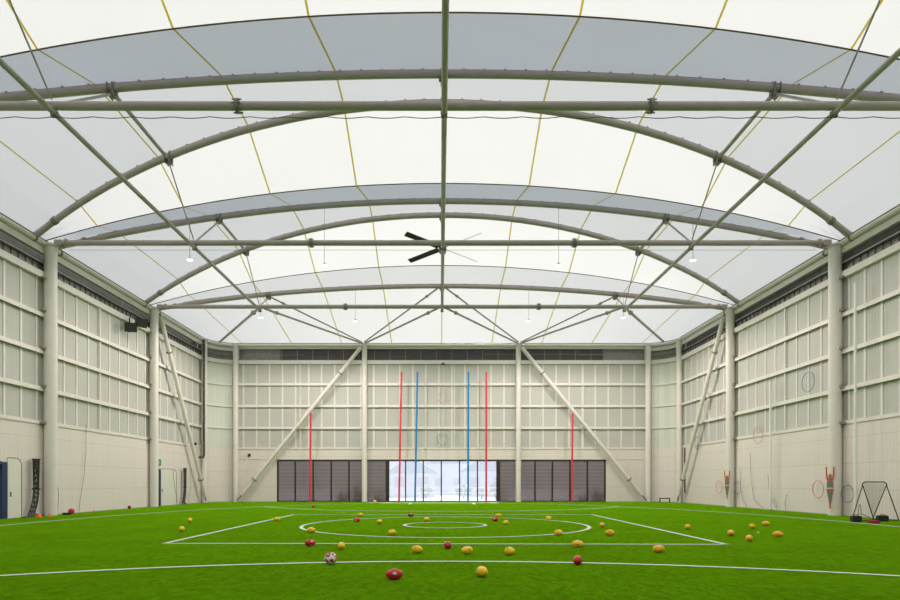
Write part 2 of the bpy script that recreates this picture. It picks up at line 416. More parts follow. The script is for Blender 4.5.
def corner_wall(side, name):
    w = struct(name); P = corner(side); sg = -side
    Pin = lambda off: corner(side, off)
    bm = BM(); ribbon(bm, P, 0, LWZ, .25*sg); link('painted_lower_wall', bm, M['precast'], w)
    bm = BM(); ribbon(bm, Pin(-.03), LWZ, BZ0, .25*sg); link('cladding', bm, M['clad_corner'], w)
    for z in GZ:
        bm = BM(); ribbon(bm, Pin(.08), z-.05, z+.06, .12*sg); link('girt', bm, M['steel'], w)
    bm = BM(); ribbon(bm, Pin(.12), BZ0, BZ1, .2*sg); link('louvre_sill_beam', bm, M['steel'], w)
    bm = BM(); ribbon(bm, Pin(.08), FZ0, FZ1, .2*sg); link('fascia_beam', bm, M['steel'], w)
    bm = BM(); ribbon(bm, Pin(-.15), BZ1-.2, EAVE, .1*sg); link('louvre_panel', bm, M['louvre_grey'], w)
    bm = BM(); ribbon(bm, Pin(.0), BZ1+.30, BZ1+.36, .06*sg); link('cable_tray', bm, M['tray'], w)
    bm = BM()
    for p in corner(side, .02, 14): box(bm, p[0]-.012, p[0]+.012, p[1]-.012, p[1]+.012, BZ1, FZ0)
    link('louvre_mesh', bm, M['wire'], w)
corner_wall(-1, 'wall_corner_left'); corner_wall(1, 'wall_corner_right')

# far wall
GZ = [9.42, 7.68, 5.93]
wb = struct('wall_back')
XB = WX-RC
OX0, OX1, OZ = -13.2, 13.15, 3.36      # glazed opening
bm = BM()
box(bm, -XB, OX0, WB, WB+.25, 0, LWZ); box(bm, OX1, XB, WB, WB+.25, 0, LWZ); box(bm, OX0, OX1, WB, WB+.25, OZ, LWZ)
link('painted_lower_wall', bm, M['precast'], wb)
bm = BM(); box(bm, -XB, XB, WB+.06, WB+.25, LWZ, BZ0); link('cladding', bm, M['clad'], wb)
bm = BM(); box(bm, -XB, XB, WB-.05, WB+.06, LWZ-.02, LWZ+.12); link('sill_rail', bm, M['steel'], wb)
bm = BM(); box(bm, -XB, XB, WB-.04, WB, OZ+.03, OZ+.10); link('lintel_rail', bm, M['steel'], wb)
for z in GZ:
    bm = BM(); box(bm, -XB, XB, WB-.12, WB+.06, z-.06, z+.07); box(bm, -XB, XB, WB-.12, WB-.09, z-.12, z-.06)
    link('girt', bm, M['steel'], wb)
bm = BM(); box(bm, -XB, XB, WB-.14, WB+.06, BZ0, BZ1); link('louvre_sill_beam', bm, M['steel'], wb)
bm = BM(); box(bm, -XB, XB, WB-.1, WB+.10, FZ0+.18, FZ1+.18); link('fascia_beam', bm, M['steel'], wb)
bm = BM(); x = -XB+.45
while x < XB:
    box(bm, x-.06, x+.06, WB+.02, WB+.06, LWZ+.1, BZ0); x += 1.045
for x in (-11.35, 11.35, 1.0): box(bm, x-.04, x+.04, WB-.05, WB+.06, LWZ+.1, BZ0)
link('joint_strips', bm, M['strip'], wb)
bm = BM(); box(bm, -XB, XB, WB+.28, WB+.32, BZ1-.3, EAVE); box(bm, -XB, XB, WB+.06, WB+.28, BZ1-.05, BZ1-.02); link('louvre_panel', bm, M['louvre_grey'], wb)
bm = BM(); box(bm, -12.95, 12.95, WB+.10, WB+.24, BZ1, FZ0+.17)
for k in range(9): box(bm, -12.95, 12.95, WB+.06, WB+.10, BZ1+.03+.1*k, BZ1+.10+.1*k)
link('slatted_louvre', bm, M['louvre_purple'], wb)
bm = BM(); x = -XB+.2
while x < XB:
    if abs(x) > 13: box(bm, x, x+.025, WB+.0, WB+.02, BZ1, FZ0+.18); x += .3
    else: box(bm, x, x+.04, WB+.0, WB+.05, BZ1, FZ0+.18); x += 1.24
box(bm, -XB, -11, WB-.02, WB, BZ1+.42, BZ1+.45); box(bm, 11, XB, WB-.02, WB, BZ1+.42, BZ1+.45); box(bm, 3.5, 13, WB-.02, WB, BZ1+.47, BZ1+.50)
link('louvre_mesh', bm, M['wire'], wb)
# wall behind the camera
wf = struct('wall_front')
bm = BM(); box(bm, -WX, WX, WF-.25, WF, 0, LWZ); link('painted_lower_wall', bm, M['precast'], wf)
bm = BM(); box(bm, -WX, WX, WF-.25, WF, LWZ, EAVE); link('cladding', bm, M['clad'], wf)

# eave gutters
for i, side in enumerate((-1, 1)):
    t = struct('trim_%d' % (i+1))
    pts = [(side*(WX-.12), WF+.05, 12.5)] + [(side*(WX-.12), y, 12.5) for y in (0, 20, 40)] + [(x, y, 12.5) for x, y in corner(side, .12)]
    pts += [(0, WB-.12, 12.5)]
    bm = BM(); tube(bm, pts, .13, 12); link('eave_gutter_tube', bm, M['gutter'], t, smooth=True)
    bm = BM(); tube(bm, [Vector(p)+V(-side*.02, 0, .17) for p in pts], .025, 6); link('gutter_edge_bead', bm, M['brown_cable'], t, smooth=True)
    for y in [a+o for a in (17.7, 27.8, 37.85) for o in (-.9, .9)]:
        bm = BM(); tube(bm, [(side*(WX-.12), y-.05, 12.5), (side*(WX-.12), y+.05, 12.5)], .16, 12); link('gutter_collar', bm, M['steel_dark'], t, smooth=True)

# ------------------------------------------------------------------ roof: arches in leaning pairs and the membrane
HS = 18.25
def frac(x, hs=HS, k=5.55):
    R = (hs*hs+k*k)/(2*k); x = min(abs(x), hs); return (math.sqrt(R*R-x*x)-(R-k))/k
def arch(i, s, x):
    """point on the arch of frame i leaning towards (s=-1) or away from (s=1) the camera"""
    low = (i == len(FR)-1 and s == 1) or (i == 0 and s == -1)
    d, z = (2.75, 14.8) if low else ((4.65, 16.72) if s > 0 else (3.75, 16.7))
    f = frac(x); d0 = .55 if s > 0 else .85
    return V(x, FR[i]+s*(d0+(d-d0)*f), 12.64+(z-12.64)*f)
def valley(i, x):
    return V(x, FR[i], 12.74+((15.41 if i < 4 else 15.25)-12.74)*frac(x*HS/WX, k=4))
nx = 60; xs = [(-WX+.05)+(2*WX-.1)*k/nx for k in range(nx+1)]
def stations(x):
    st = []
    up = V(0, 0, .2*min(1, (WX-abs(x))/1.0))
    cc = WX-RC
    def endy(): return WB-.06 if abs(x) <= cc else (WB-RC)+math.sqrt(max(0, (RC-.04)**2-(abs(x)-cc)**2))
    st.append(V(x, WF, EAVE+.03))
    for i in range(len(FR)):
        st.append(arch(i, -1, x)+up); st.append(valley(i, x)); st.append(arch(i, 1, x)+up)
    st.append(V(x, endy(), EAVE+.03))
    return st
roof = struct('ceiling')
bm = BM(); rows = []
for x in xs:
    st = stations(x); row = []
    for a, b_ in zip(st, st[1:]):
        for k in range(3): row.append(a.lerp(b_, k/3))
    row.append(st[-1]); rows.append([bm.verts.new(p) for p in row])
for a, b_ in zip(rows, rows[1:]):
    for k in range(len(a)-1): bm.faces.new((a[k], a[k+1], b_[k+1], b_[k]))
link('membrane', bm, M['membrane'], roof, smooth=False)
for x in (-16, -12, -8, -4, 0, 4, 8, 12, 16):
    st = stations(x); bm = BM()
    for a, b_ in zip(st, st[1:]):
        if b_.y < 6: continue
        q = V(0, 0, .025); w = V(.036, 0, 0)
        vs = [bm.verts.new(p) for p in (a-q-w, a-q+w, b_-q+w, b_-q-w)]; bm.faces.new(vs)
    link('seam_strap', bm, M['yellow_seam'], roof)
for i in (2, 3, 4):
    bm = BM(); tube(bm, [valley(i, x)-V(0, 0, .03) for x in xs], .022, 6); link('valley_cable', bm, M['brown_cable'], roof, smooth=True)

nm = {2: 'first', 3: 'second', 4: 'third'}
nth = {2: 'nearest', 3: 'middle', 4: 'farthest'}
def bracket(bm, c, ax=V(1, 0, 0), s=1.0):
    a = V(*ax).normalized(); up = V(0, 0, 1); b_ = a.cross(up).normalized(); R3 = Matrix((a, b_, a.cross(b_))).transposed()
    for o in (-.09, .09): obox(bm, Vector(c)+a*o*s, .03*s, .42*s, .42*s, R3)
    obox(bm, c, .34*s, .05*s, .34*s, R3)
    obox(bm, Vector(c)-V(0, 0, .16*s), .2*s, .2*s, .12*s, R3)
NX = 11.5
for i in (2, 3, 4):
    for s, side in ((-1, 'near'), (1, 'far')):
        if i == 2 and s == -1: lab = 'roof arch nearest the camera, ending at the upper edges of the view'
        else: lab = {
            (2, 1): 'roof arch across the top of the view just above the nearest tie beam',
            (3, -1): 'steep roof arch from nearest visible columns up behind the nearest tie beam',
            (3, 1): 'shallow roof arch above the middle tie beam, edging a grey roof strip',
            (4, -1): 'steep roof arch from the second columns to just above the middle tie',
            (4, 1): 'farthest and lowest roof arch, just above the farthest tie beam'}[(i, s)]
        a = thing('roof_arch', lab, 'arch', arch(i, s, -18.25), 'curved tubes carrying the membrane roof')
        bm = BM(); n = 48; pts = [arch(i, s, -18.25+36.5*k/n) for k in range(n+1)]
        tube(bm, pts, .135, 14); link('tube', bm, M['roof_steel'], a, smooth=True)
        bm = BM(); tube(bm, [p+V(0, 0, .155) for p in pts[2:-2]], .035, 6)
        for k in range(3, n-2): obox(bm, pts[k]+V(0, 0, .15), .07, .16, .07, Matrix.Identity(3))
        link('clamp_rail', bm, M['roof_steel'], a, smooth=False)
        for x in (-NX, NX, 0):
            bm = BM(); bracket(bm, arch(i, s, x)-V(0, 0, .1)); link('node_bracket', bm, M['steel_dark'], a)
        for x in (-17.3, 17.3):
            p, q = arch(i, s, x), arch(i, s, x*.99); bm = BM(); tube(bm, [p, q], .17, 12); link('splice_collar', bm, M['steel_dark'], a, smooth=True)
    # tie beam
    y = FR[i]
    t = thing('tie_beam', 'straight horizontal cream tube crossing the hall, %s of the three tie beams' % nth[i], 'beam', (-17.9, y, ZT), 'horizontal tie tubes')
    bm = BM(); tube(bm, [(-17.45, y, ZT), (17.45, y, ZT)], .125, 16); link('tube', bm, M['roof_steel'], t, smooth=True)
    for x in (-6.1, 6.1):
        bm = BM(); tube(bm, [(x-.05, y, ZT), (x+.05, y, ZT)], .21, 16)
        for k in range(6): 
            a_ = PI*k/3; tube(bm, [(x-.14, y+.17*math.cos(a_), ZT+.17*math.sin(a_)), (x+.14, y+.17*math.cos(a_), ZT+.17*math.sin(a_))], .02, 6)
        link('splice_flange', bm, M['steel_dark'], t)
    for sx in (-1, 1):
        bm = BM(); tube(bm, [(sx*17.4, y, ZT), (sx*17.5, y, ZT)], .19, 16); tube(bm, [(sx*17.5, y, ZT), (sx*17.75, y, ZT)], [.12, .06], 12)
        for o in (-.08, .08): box(bm, min(sx*17.6, sx*17.96), max(sx*17.6, sx*17.96), y+o-.015, y+o+.015, ZT-.13, ZT+.13)
        link('end_clevis', bm, M['roof_steel'], t)
    # V struts down to the tie from each arch
    for x in (-NX, NX):
        sd = 'left' if x < 0 else 'right'
        for s in (-1, 1):
            p = arch(i, s, x)-V(0, 0, .2); q = V(x, y+s*.12, ZT+.12); r_ = .028 if s < 0 else .045
            o = BM(); tube(o, [p, q], r_, 8)
            o = link('hanger_rod', o, M['roof_steel'], None, origin=q, smooth=True)
            tag(o, '%s rod between %s arch and %s tie beam, %s side' % ('thin slanting' if s < 0 else 'stouter slanting', 'near-side' if s < 0 else 'far-side', nth[i], sd), 'rod', 'slanting hangers between arches and ties')
# festoon cable under the nearest tie and straight wires under the others
bm = BM(); pts = []
for k in range(201):
    x = -17.3+34.6*k/200; pts.append((x, FR[2]-.02, ZT-.325-.05*abs(math.sin(x*PI/1.15))))
tube(bm, pts, .012, 5)
tag(link('hanging_cable', bm, M['cable'], None, origin=(-17.3, FR[2], ZT), smooth=True), 'thin black looping cable slung under the nearest tie beam', 'cable')
bm = BM(); tube(bm, [(-17.3, FR[3], ZT-.33), (17.3, FR[3], ZT-.33)], .008, 5)
tag(link('hanging_cable', bm, M['rope'], None, origin=(-17.3, FR[3], ZT), smooth=True), 'thin straight grey wire just under the middle tie beam', 'cable')
# tubes joining a far-leaning arch to the next near-leaning arch
for i in (2, 3):
    for x in (-NX, 0, NX):
        p = arch(i, 1, x)-V(0, 0, .12); q = arch(i+1, -1, x)-V(0, 0, .12)
        bm = BM(); tube(bm, [p, q], .075, 10)
        tag(link('arch_link_tube', bm, M['roof_steel'], None, origin=p, smooth=True), 'short tube joining two roof arches %s the %s tie beam, %s' % ('beyond', nth[i], {-NX: 'left side', 0: 'on the centre line', NX: 'right side'}[x]), 'strut', 'short tubes between neighbouring arches')
# long tubes running away from the camera
for x, lab in ((0, 'long straight tube running down the centre of the roof away from the camera'), (-NX, 'long tube running away from the camera on the left, from upper left corner'), (NX, 'long tube running away from the camera on the right, from upper right corner')):
    t = thing('purlin_tube', lab, 'beam', (x, 37.85, ZT), 'long tubes running down the hall')
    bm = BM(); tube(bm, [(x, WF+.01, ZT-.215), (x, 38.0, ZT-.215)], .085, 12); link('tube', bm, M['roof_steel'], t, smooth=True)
    for y in FR[2:]:
        bm = BM(); bracket(bm, (x, y, ZT-.235), (0, 1, 0), .45); link('crossing_plate', bm, M['steel_dark'], t)
# end-bay diagonals
colB = [-16.4, -6.15, 6.1, 16.43]
diag = []
for sx in (-1, 1):
    sd = 'left' if sx < 0 else 'right'
    top = V(colB[1] if sx < 0 else colB[2], 47.8, 12.62)
    diag += [(V(sx*.1, 37.9, ZT), top, .07, 'flat diagonal tube from centre of the farthest tie to the far wall, %s' % sd),
             (arch(4, 1, sx*.25)-V(0, 0, .1), top+V(0, -.02, .12), .06, 'diagonal tube dropping from the top of the farthest arch to the far wall, %s' % sd),
             (V(sx*NX, 37.9, ZT), top+V(sx*.15, 0, 0), .07, 'diagonal tube from the %s end of the farthest tie inward to the far wall' % sd),
             (arch(4, 1, sx*NX)-V(0, 0, .1), top+V(sx*.2, -.02, .1), .055, 'diagonal tube from the %s side of the farthest arch inward to the far wall' % sd),
             (V(sx*NX, 37.9, ZT), V(sx*17.45, 47.2, 12.62), .09, 'thick diagonal tube from the farthest tie out to the %s far corner' % sd)]
for p, q, r_, lab in diag:
    bm = BM(); tube(bm, [p, q], r_, 10); c = p.lerp(q, .13); e_ = p.lerp(q, .14); tube(bm, [c, e_], r_*1.8, 10)
    tag(link('roof_brace', bm, M['roof_steel'], None, origin=q, smooth=True), lab, 'brace', 'diagonal tubes in the last roof bay')

# ------------------------------------------------------------------ columns
def column(x, y, r, lab, name='steel_column'):
    t = thing(name, lab, 'column', (x, y, 0), 'round cream columns')
    bm = BM(); lathe(bm, [(r, 0), (r, 12.5)], 28, (x, y, 0)); link('shaft', bm, M['steel'], t, smooth=True)
    bm = BM(); lathe(bm, [(r+.05, 12.44), (r+.05, 12.5), (r*.6, 12.54), (r*.6, 12.6)], 28, (x, y, 0)); link('cap_plate', bm, M['steel'], t, smooth=True)
    s = 1 if x > 0 else -1
    if r > .24:
        for z in GZ+[4.25, 10.9]:
            bm = BM(); box(bm, x-.03, x+.03, y-.05-r, y-r+.03, z-.02, z+.14) if False else box(bm, x+s*(.02), x+s*.22, y-r-.16, y-r*.6, z-.05, z+.05)
            link('girt_cleat', bm, M['steel_dark'], t)
for s in (-1, 1):
    sd = 'left' if s < 0 else 'right'
    for y, r, w_ in ((17.7, .27, None), (27.8, .275, 'nearest visible round column on the %s wall, carrying the middle tie beam'), (37.85, .255, 'second visible round column on the %s wall, carrying the farthest tie beam'), (46.0, .215, 'slim round column on the %s wall where the curved corner starts')):
        if w_: column(s*(CXX if y < 40 else CXX+.03), y, r, w_ % sd)
for x, lab in zip(colB, ('slim column on far wall beside the left curved corner', 'slim column on far wall left of the bright glazing, head of the left diagonal brace', 'slim column on far wall right of the bright glazing, head of the right diagonal brace', 'slim column on far wall beside the right curved corner')):
    column(x, 47.76, .215, lab)
# diagonal wall braces
def brace(p, q, r_, lab):
    t = thing('wall_brace', lab, 'brace', q, 'diagonal braces on the walls'); p = V(*p); q = V(*q)
    bm = BM(); tube(bm, [p.lerp(q, .006), p.lerp(q, .965)], r_, 14); link('tube', bm, M['steel'], t, smooth=True)
    for f in (.17, .86):
        bm = BM(); tube(bm, [p.lerp(q, f), p.lerp(q, f+.006)], r_*1.45, 14); link('flange', bm, M['steel_dark'], t, smooth=True)
    for f0, f1 in ((0, .008), (.96, 1)):
        bm = BM(); tube(bm, [p.lerp(q, f0), p.lerp(q, f1)], .05, 8); link('end_pin', bm, M['steel_dark'], t, smooth=True)
brace((-6.35, 47.5, 12.3), (-16.2, 47.5, .12), .15, 'long diagonal tube brace on the left half of the far wall')
brace((6.27, 47.5, 12.3), (16.2, 47.5, .12), .15, 'long diagonal tube brace on the right half of the far wall')
for s in (-1, 1):
    brace((s*17.95, 38.2, 12.2), (s*17.95, 45.7, .12), .14, 'steep diagonal tube brace near the far end of the %s side wall' % ('left' if s < 0 else 'right'))

# ------------------------------------------------------------------ glazed opening in the far wall
gz = struct('window_1')
bm = BM(); box(bm, OX0, OX1, WB-.02, WB+.12, OZ-.10, OZ); box(bm, OX0, OX1, WB-.02, WB+.12, 0, .07)
box(bm, OX0, OX0+.12, WB-.02, WB+.12, 0, OZ); box(bm, OX1-.12, OX1, WB-.02, WB+.12, 0, OZ); link('window_frame', bm, M['frame'], gz)
mull = [OX0]; 
sc = WB/F
pxs = [277.3, 295.2, 313.2, 331.2, 349, 364.5, 387.5, 405.6, 423.3, 441.3, 459.6, 477.5, 496.8, 518, 535, 552.4, 570, 587.4, 605.5]
mx_ = [CAMX+(p-CX)*sc for p in pxs]
for p, x in zip(pxs[1:-1], mx_[1:-1]):
    if p in (364.5, 518): continue
    w_ = .15 if p in (387.5, 496.8) else (.045 if 388 < p < 496 else .06)
    if p == 496.8: x += .12
    bm = BM(); box(bm, x-w_, x+w_, WB-.01, WB+.1, .07, OZ-.1); link('mullion', bm, M['frame'], gz)
for k, (a, b_) in enumerate(zip(mx_, mx_[1:])):
    lit = 6 <= k <= 11
    bm = BM(); box(bm, a+.05, b_-.05, WB+.05, WB+.06, .07, OZ-.1); link('pane', bm, M['glass'], gz)
    if not lit:
        bm = BM(); box(bm, a+.05, b_-.05, WB+.015, WB+.02, .07, OZ-.1); link('blind', bm, M['blind'], gz)

# outside, seen through the glass
g2 = struct('courtyard_ground'); bm = BM(); box(bm, -70, 70, WB+.3, 140, -.3, -.04); link('paving', bm, M['paving'], g2)
def agave(x, y, h, n, lab, sc_=1):
    t = thing('spiky_plant', lab, 'plant', (x, y, -.04), 'plants outside the blinds')
    for k in range(n):
        a = 2*PI*k/n+random.uniform(-.3, .3); tilt = random.uniform(.15, 1.0); l = h*random.uniform(.8, 1.1)
        bm = BM(); d_ = V(math.cos(a)*math.sin(tilt), math.sin(a)*math.sin(tilt)*.5, math.cos(tilt))
        side_ = d_.cross(V(0, 1, 0)).normalized(); rows = []
        for j in range(6):
            f = j/5; p = V(x, y, -.04)+d_*l*f-V(0, 0, .25*f*f*l*math.sin(tilt)); w_ = .075*sc_*(1-f)**.7*(.5+f*1.4 if f < .4 else 1)+.004
            rows.append([bm.verts.new(p-side_*w_), bm.verts.new(p+V(0, -.03*(1-f), 0)), bm.verts.new(p+side_*w_), bm.verts.new(p+V(0, .015*(1-f)+.003, 0))])
        for r0, r1 in zip(rows, rows[1:]):
            for j in range(4): bm.faces.new((r0[j], r0[(j+1) % 4], r1[(j+1) % 4], r1[j]))
        link('leaf', bm, M['leaf'], t)
agave(CAMX+(344-CX)*sc*1.015, 48.75, 1.25, 14, 'dark spiky plant outside the left blinds, farthest left', 1.9)
agave(CAMX+(360-CX)*sc*1.015, 48.85, 1.75, 18, 'tall dark spiky plant outside, partly behind the left centre column', 1.9)
agave(CAMX+(379-CX)*sc*1.015, 48.8, 1.1, 12, 'dark spiky plant outside beside the left edge of the bright glazing', 1.9)
agave(CAMX+(498.5-CX)*sc*1.015, 48.8, 1.0, 10, 'dark spiky plant outside by the right edge of the bright glazing', 1.9)
agave(CAMX+(583-CX)*sc*1.015, 48.75, 1.0, 12, 'dark spiky plant outside the right blinds, the smaller of the two at the end', 1.9)
agave(CAMX+(597-CX)*sc*1.015, 48.8, 1.6, 18, 'tall dark spiky plant outside at the right end of the right blinds', 1.9)
# pale houses and trees beyond
def house(x, y, w_, d_, h, rh, lab):
    t = thing('house', lab, 'building', (x, y, -.04), 'houses beyond the glass')
    bm = BM(); box(bm, x-w_/2, x+w_/2, y, y+d_, -.04, h); link('wall', bm, M['render'], t)
    bm = BM(); e_ = .4
    vs = [bm.verts.new(p) for p in ((x-w_/2-e_, y-e_, h), (x+w_/2+e_, y-e_, h), (x, y-e_, h+rh), (x-w_/2-e_, y+d_, h), (x+w_/2+e_, y+d_, h), (x, y+d_, h+rh))]
    for q in ((0, 1, 2), (3, 5, 4), (0, 2, 5, 3), (1, 4, 5, 2), (0, 3, 4, 1)): bm.faces.new([vs[j] for j in q])
    link('roof', bm, M['roofing'], t)
    for k in (-1, 1):
        bm = BM(); box(bm, x+k*w_*.25-.6, x+k*w_*.25+.6, y-.05, y+.02, 1.0, 2.2); link('window', bm, M['glass'], t)
house(-3.4, 68, 5.2, 6, 2.6, 1.9, 'pale gabled house seen through the left part of the bright glazing')
house(5.4, 72, 5.5, 6, 2.9, 2.0, 'pale gabled house seen through the right part of the bright glazing')
house(1.0, 84, 5.5, 6, 4.2, 1.2, 'pale taller house behind the others in the middle of the glazing')
def bush(x, y, r_, h, lab):
    t = thing('outdoor_shrub', lab, 'shrub', (x, y, -.04), 'shrubs beyond the glass')
    bm = BM(); bmesh.ops.create_icosphere(bm, subdivisions=3, radius=1)
    for v in bm.verts:
        k = 1+.22*math.sin(v.co.x*9+x)*math.cos(v.co.z*8)+random.uniform(-.12, .12); v.co = V(v.co.x*r_*k+x, v.co.y*r_*k+y, v.co.z*h*.42*k+h*.6)
    link('foliage', bm, M['foliage'], t, smooth=True)
    bm = BM(); tube(bm, [(x, y, -.04), (x, y, h*.5)], .09, 7); link('stem', bm, M['leaf'], t)
for a in ((-6.2, 60, .9, 1.4, 'low shrub beyond the glass at its left end'), (-1.6, 62, .7, 1.2, 'small shrub beyond the glass left of centre'), (2.2, 60, .9, 1.3, 'rounded shrub beyond the glass right of centre'), (3.9, 58, .6, 1.1, 'low shrub beyond the glass right part'), (5.9, 60, 1.0, 1.7, 'larger shrub beyond the glass at its right end')): bush(*a)
f_ = thing('white_railing', 'low white railing crossing the view outside the bright glazing', 'railing', (-12, 55.5, -.04))
for z in (.55, 1.02):
    bm = BM(); box(bm, -12, 12, 55.48, 55.54, z, z+.07); link('rail', bm, M['white'], f_)
for k in range(13):
    bm = BM(); box(bm, -12.03+2*k, -11.97+2*k, 55.48, 55.54, -.04, 1.0); link('post', bm, M['white'], f_)

# ------------------------------------------------------------------ doors in the left wall
def side_door(n, y0, y1, zt, pw, name):
    d_ = struct(name); X = -WX
    j = y1-y0
    bm = BM(); box(bm, X-.25, X+.03, y1-.001, y1+pw, 0, zt); box(bm, X-.25, X+.03, y0-.08, y0, 0, zt); link('jamb', bm, M['blue'], d_)
    bm = BM(); box(bm, X-.25, X+.03, y0, y1, zt-.1, zt+.0); link('header', bm, M['blue'], d_)
    bm = BM(); box(bm, X-.22, X-.16, y0, y1, 0, zt-.1); link('door_panel', bm, M['doorleaf'], d_)
    bm = BM(); tube(bm, [(X-.16, y1-.14, 1.02), (X-.10, y1-.14, 1.02), (X-.10, y1-.28, 1.02)], .015, 8); link('handle', bm, M['grey_metal'], d_)
    return d_
side_door(1, 23.85, 25.07, 2.38, .30, 'door_1')
side_door(2, 38.55, 38.90, 2.38, .40, 'door_2')
def rounded_panel(y0, y1, h, r_, lab):
    X = -WX; t = thing('wall_pad', lab, 'panel', (X, y0, 0))
    pts = [(y0, 0), (y1, 0)] + [(y1-r_+r_*math.cos(a), h-r_+r_*math.sin(a)) for a in [PI/2*k/8 for k in range(9)]] + [(y0, h)]
    bm = BM(); a = [bm.verts.new((X, p[0], p[1])) for p in pts]; b_ = [bm.verts.new((X+.045, p[0], p[1])) for p in pts]
    bm.faces.new(a); bm.faces.new(b_[::-1])
    for k in range(len(pts)): bm.faces.new((a[k], a[(k+1) % len(pts)], b_[(k+1) % len(pts)], b_[k]))
    link('panel_face', bm, M['doorleaf'], t)
    bm = BM(); tube(bm, [(X+.05, p[0], p[1]) for p in pts[1:]], .016, 6); link('edge_trim', bm, M['rope'], t, smooth=True)
    bm = BM(); box(bm, X+.045, X+.08, y0+.12, y0+.17, .92, 1.12); link('handle', bm, M['grey_metal'], t)
rounded_panel(25.38, 26.2, 2.58, .35, 'white round-cornered panel beside the nearest blue door frame, left wall')
rounded_panel(39.31, 41.6, 2.45, .45, 'white round-cornered panel beside the farther blue door frame, left wall')
t = thing('exit_sign', 'small green exit sign above the farther blue door frame', 'sign', (-WX+.05, 39.0, 2.75))
bm = BM(); box(bm, -WX+.0, -WX+.05, 38.7, 39.3, 2.64, 3.04); link('sign_plate', bm, M['green_sign'], t)
bm = BM(); x = -WX+.05
tube(bm, [(x+.003, 39.08, 2.72), (x+.003, 39.08, 2.95), (x+.003, 39.18, 2.95), (x+.003, 39.18, 2.72)], .006, 4)                                  # doorway
tube(bm, [(x+.003, 38.97, 2.93), (x+.003, 38.97, 2.95)], .02, 8)              # head of running figure
tube(bm, [(x+.003, 38.97, 2.90), (x+.003, 38.93, 2.83)], .02, 6); tube(bm, [(x+.003, 38.93, 2.83), (x+.003, 39.0, 2.78), (x+.003, 38.98, 2.71)], .014, 6)
tube(bm, [(x+.003, 38.93, 2.83), (x+.003, 38.88, 2.77), (x+.003, 38.82, 2.77)], .014, 6); tube(bm, [(x+.003, 38.97, 2.89), (x+.003, 39.04, 2.86)], .011, 6); tube(bm, [(x+.003, 38.97, 2.89), (x+.003, 38.89, 2.88)], .011, 6)
link('running_figure_symbol', bm, M['white'], t)

# ------------------------------------------------------------------ fittings
# dark rain pipe, left far corner
bm = BM(); px_ = -17.98; tube(bm, [(px_, 45.35, 12.35), (px_, 45.35, 3.6), (px_-.03, 45.3, 3.45), (px_-.05, 45.1, 3.42), (px_-.05, 44.7, 3.42)], .09, 10)
t = thing('rain_pipe', 'dark brown vertical pipe beside the slim column at left far corner', 'pipe', (px_, 45.35, 3.42))
link('pipe', bm, M['brown'], t, smooth=True)
for z in (4.5, 6.5, 8.5, 10.5, 12):
    bm = BM(); tube(bm, [(px_, 45.35, z), (px_, 45.35, z+.08)], .12, 10); link('pipe_clamp', bm, M['grey_metal'], t)
bm = BM(); tube(bm, [(18.4, 45.45, 4.15), (18.4, 45.45, .75)], .05, 8)
tag(link('conduit_pipe', bm, M['brown'], None, origin=(18.25, 45.45, .75), smooth=True), 'thin brown vertical pipe on lower wall at the right far corner', 'pipe')
bm = BM(); tube(bm, [(16.95, 46.6, 0), (16.95, 46.6, .3), (17.7, 46.6, .3), (17.7, 46.6, .0)], .055, 8)
tag(link('floor_rail', bm, M['black'], None, origin=(16.95, 46.6, 0), smooth=True), 'low black bent pipe rail on the turf at the right far corner', 'rail')
def jbox(c, lab):
    bm = BM(); x, y, z = c; box(bm, x-.09, x+.09, y-.08, y+.08, z-.09, z+.09); tube(bm, [(x, y-.08, z-.03), (x, y-.16, z-.06)], .05, 8)
    tag(link('wall_camera', bm, M['black'], None, origin=c), lab, 'camera')
jbox((-18.33, 44.6, 4.4), 'small black camera on the left side wall near the dark pipe')
jbox((-15.4, 48.0, 3.75), 'small dark camera on the far wall left of the left diagonal brace')
# loudspeakers on the left wall
t = thing('speaker_cluster_bracket', 'bracket holding two black speakers high on the left wall', 'bracket', (-18.2, 35.1, 10.9))
bm = BM(); tube(bm, [(-18.38, 35.1, 11.1), (-18.28, 35.1, 11.1)], .06, 8); tube(bm, [(-18.3, 35.1, 11.1), (-18.3, 35.1, 10.3)], .04, 8); link('arm', bm, M['black'], t)
def spk(c, rz, tilt, lab):
    t = thing('loudspeaker', lab, 'speaker', c, 'black speakers high on the left wall')
    R3 = (Matrix.Rotation(rz, 3, 'Z') @ Matrix.Rotation(tilt, 3, 'X'))
    bm = BM(); vs = []
    for (x, y, z) in ((-.32, -.2, -.26), (.32, -.2, -.26), (.32, -.2, .26), (-.32, -.2, .26), (-.22, .25, -.18), (.22, .25, -.18), (.22, .25, .18), (-.22, .25, .18)): vs.append(bm.verts.new(V(*c)+R3 @ V(x, y, z)))
    for q in ((0, 1, 2, 3), (4, 7, 6, 5), (0, 4, 5, 1), (3, 2, 6, 7), (0, 3, 7, 4), (1, 5, 6, 2)): bm.faces.new([vs[j] for j in q])
    link('cabinet', bm, M['black'], t)
    bm = BM(); obox(bm, V(*c)+R3 @ V(0, -.21, 0), .56, .02, .44, R3); link('grille', bm, M['cable'], t)
spk((-17.75, 35.3, 10.95), .9, .35, 'upper of two black speakers high on left wall')
spk((-17.95, 34.6, 10.5), .4, .35, 'lower of two black speakers high on left wall')
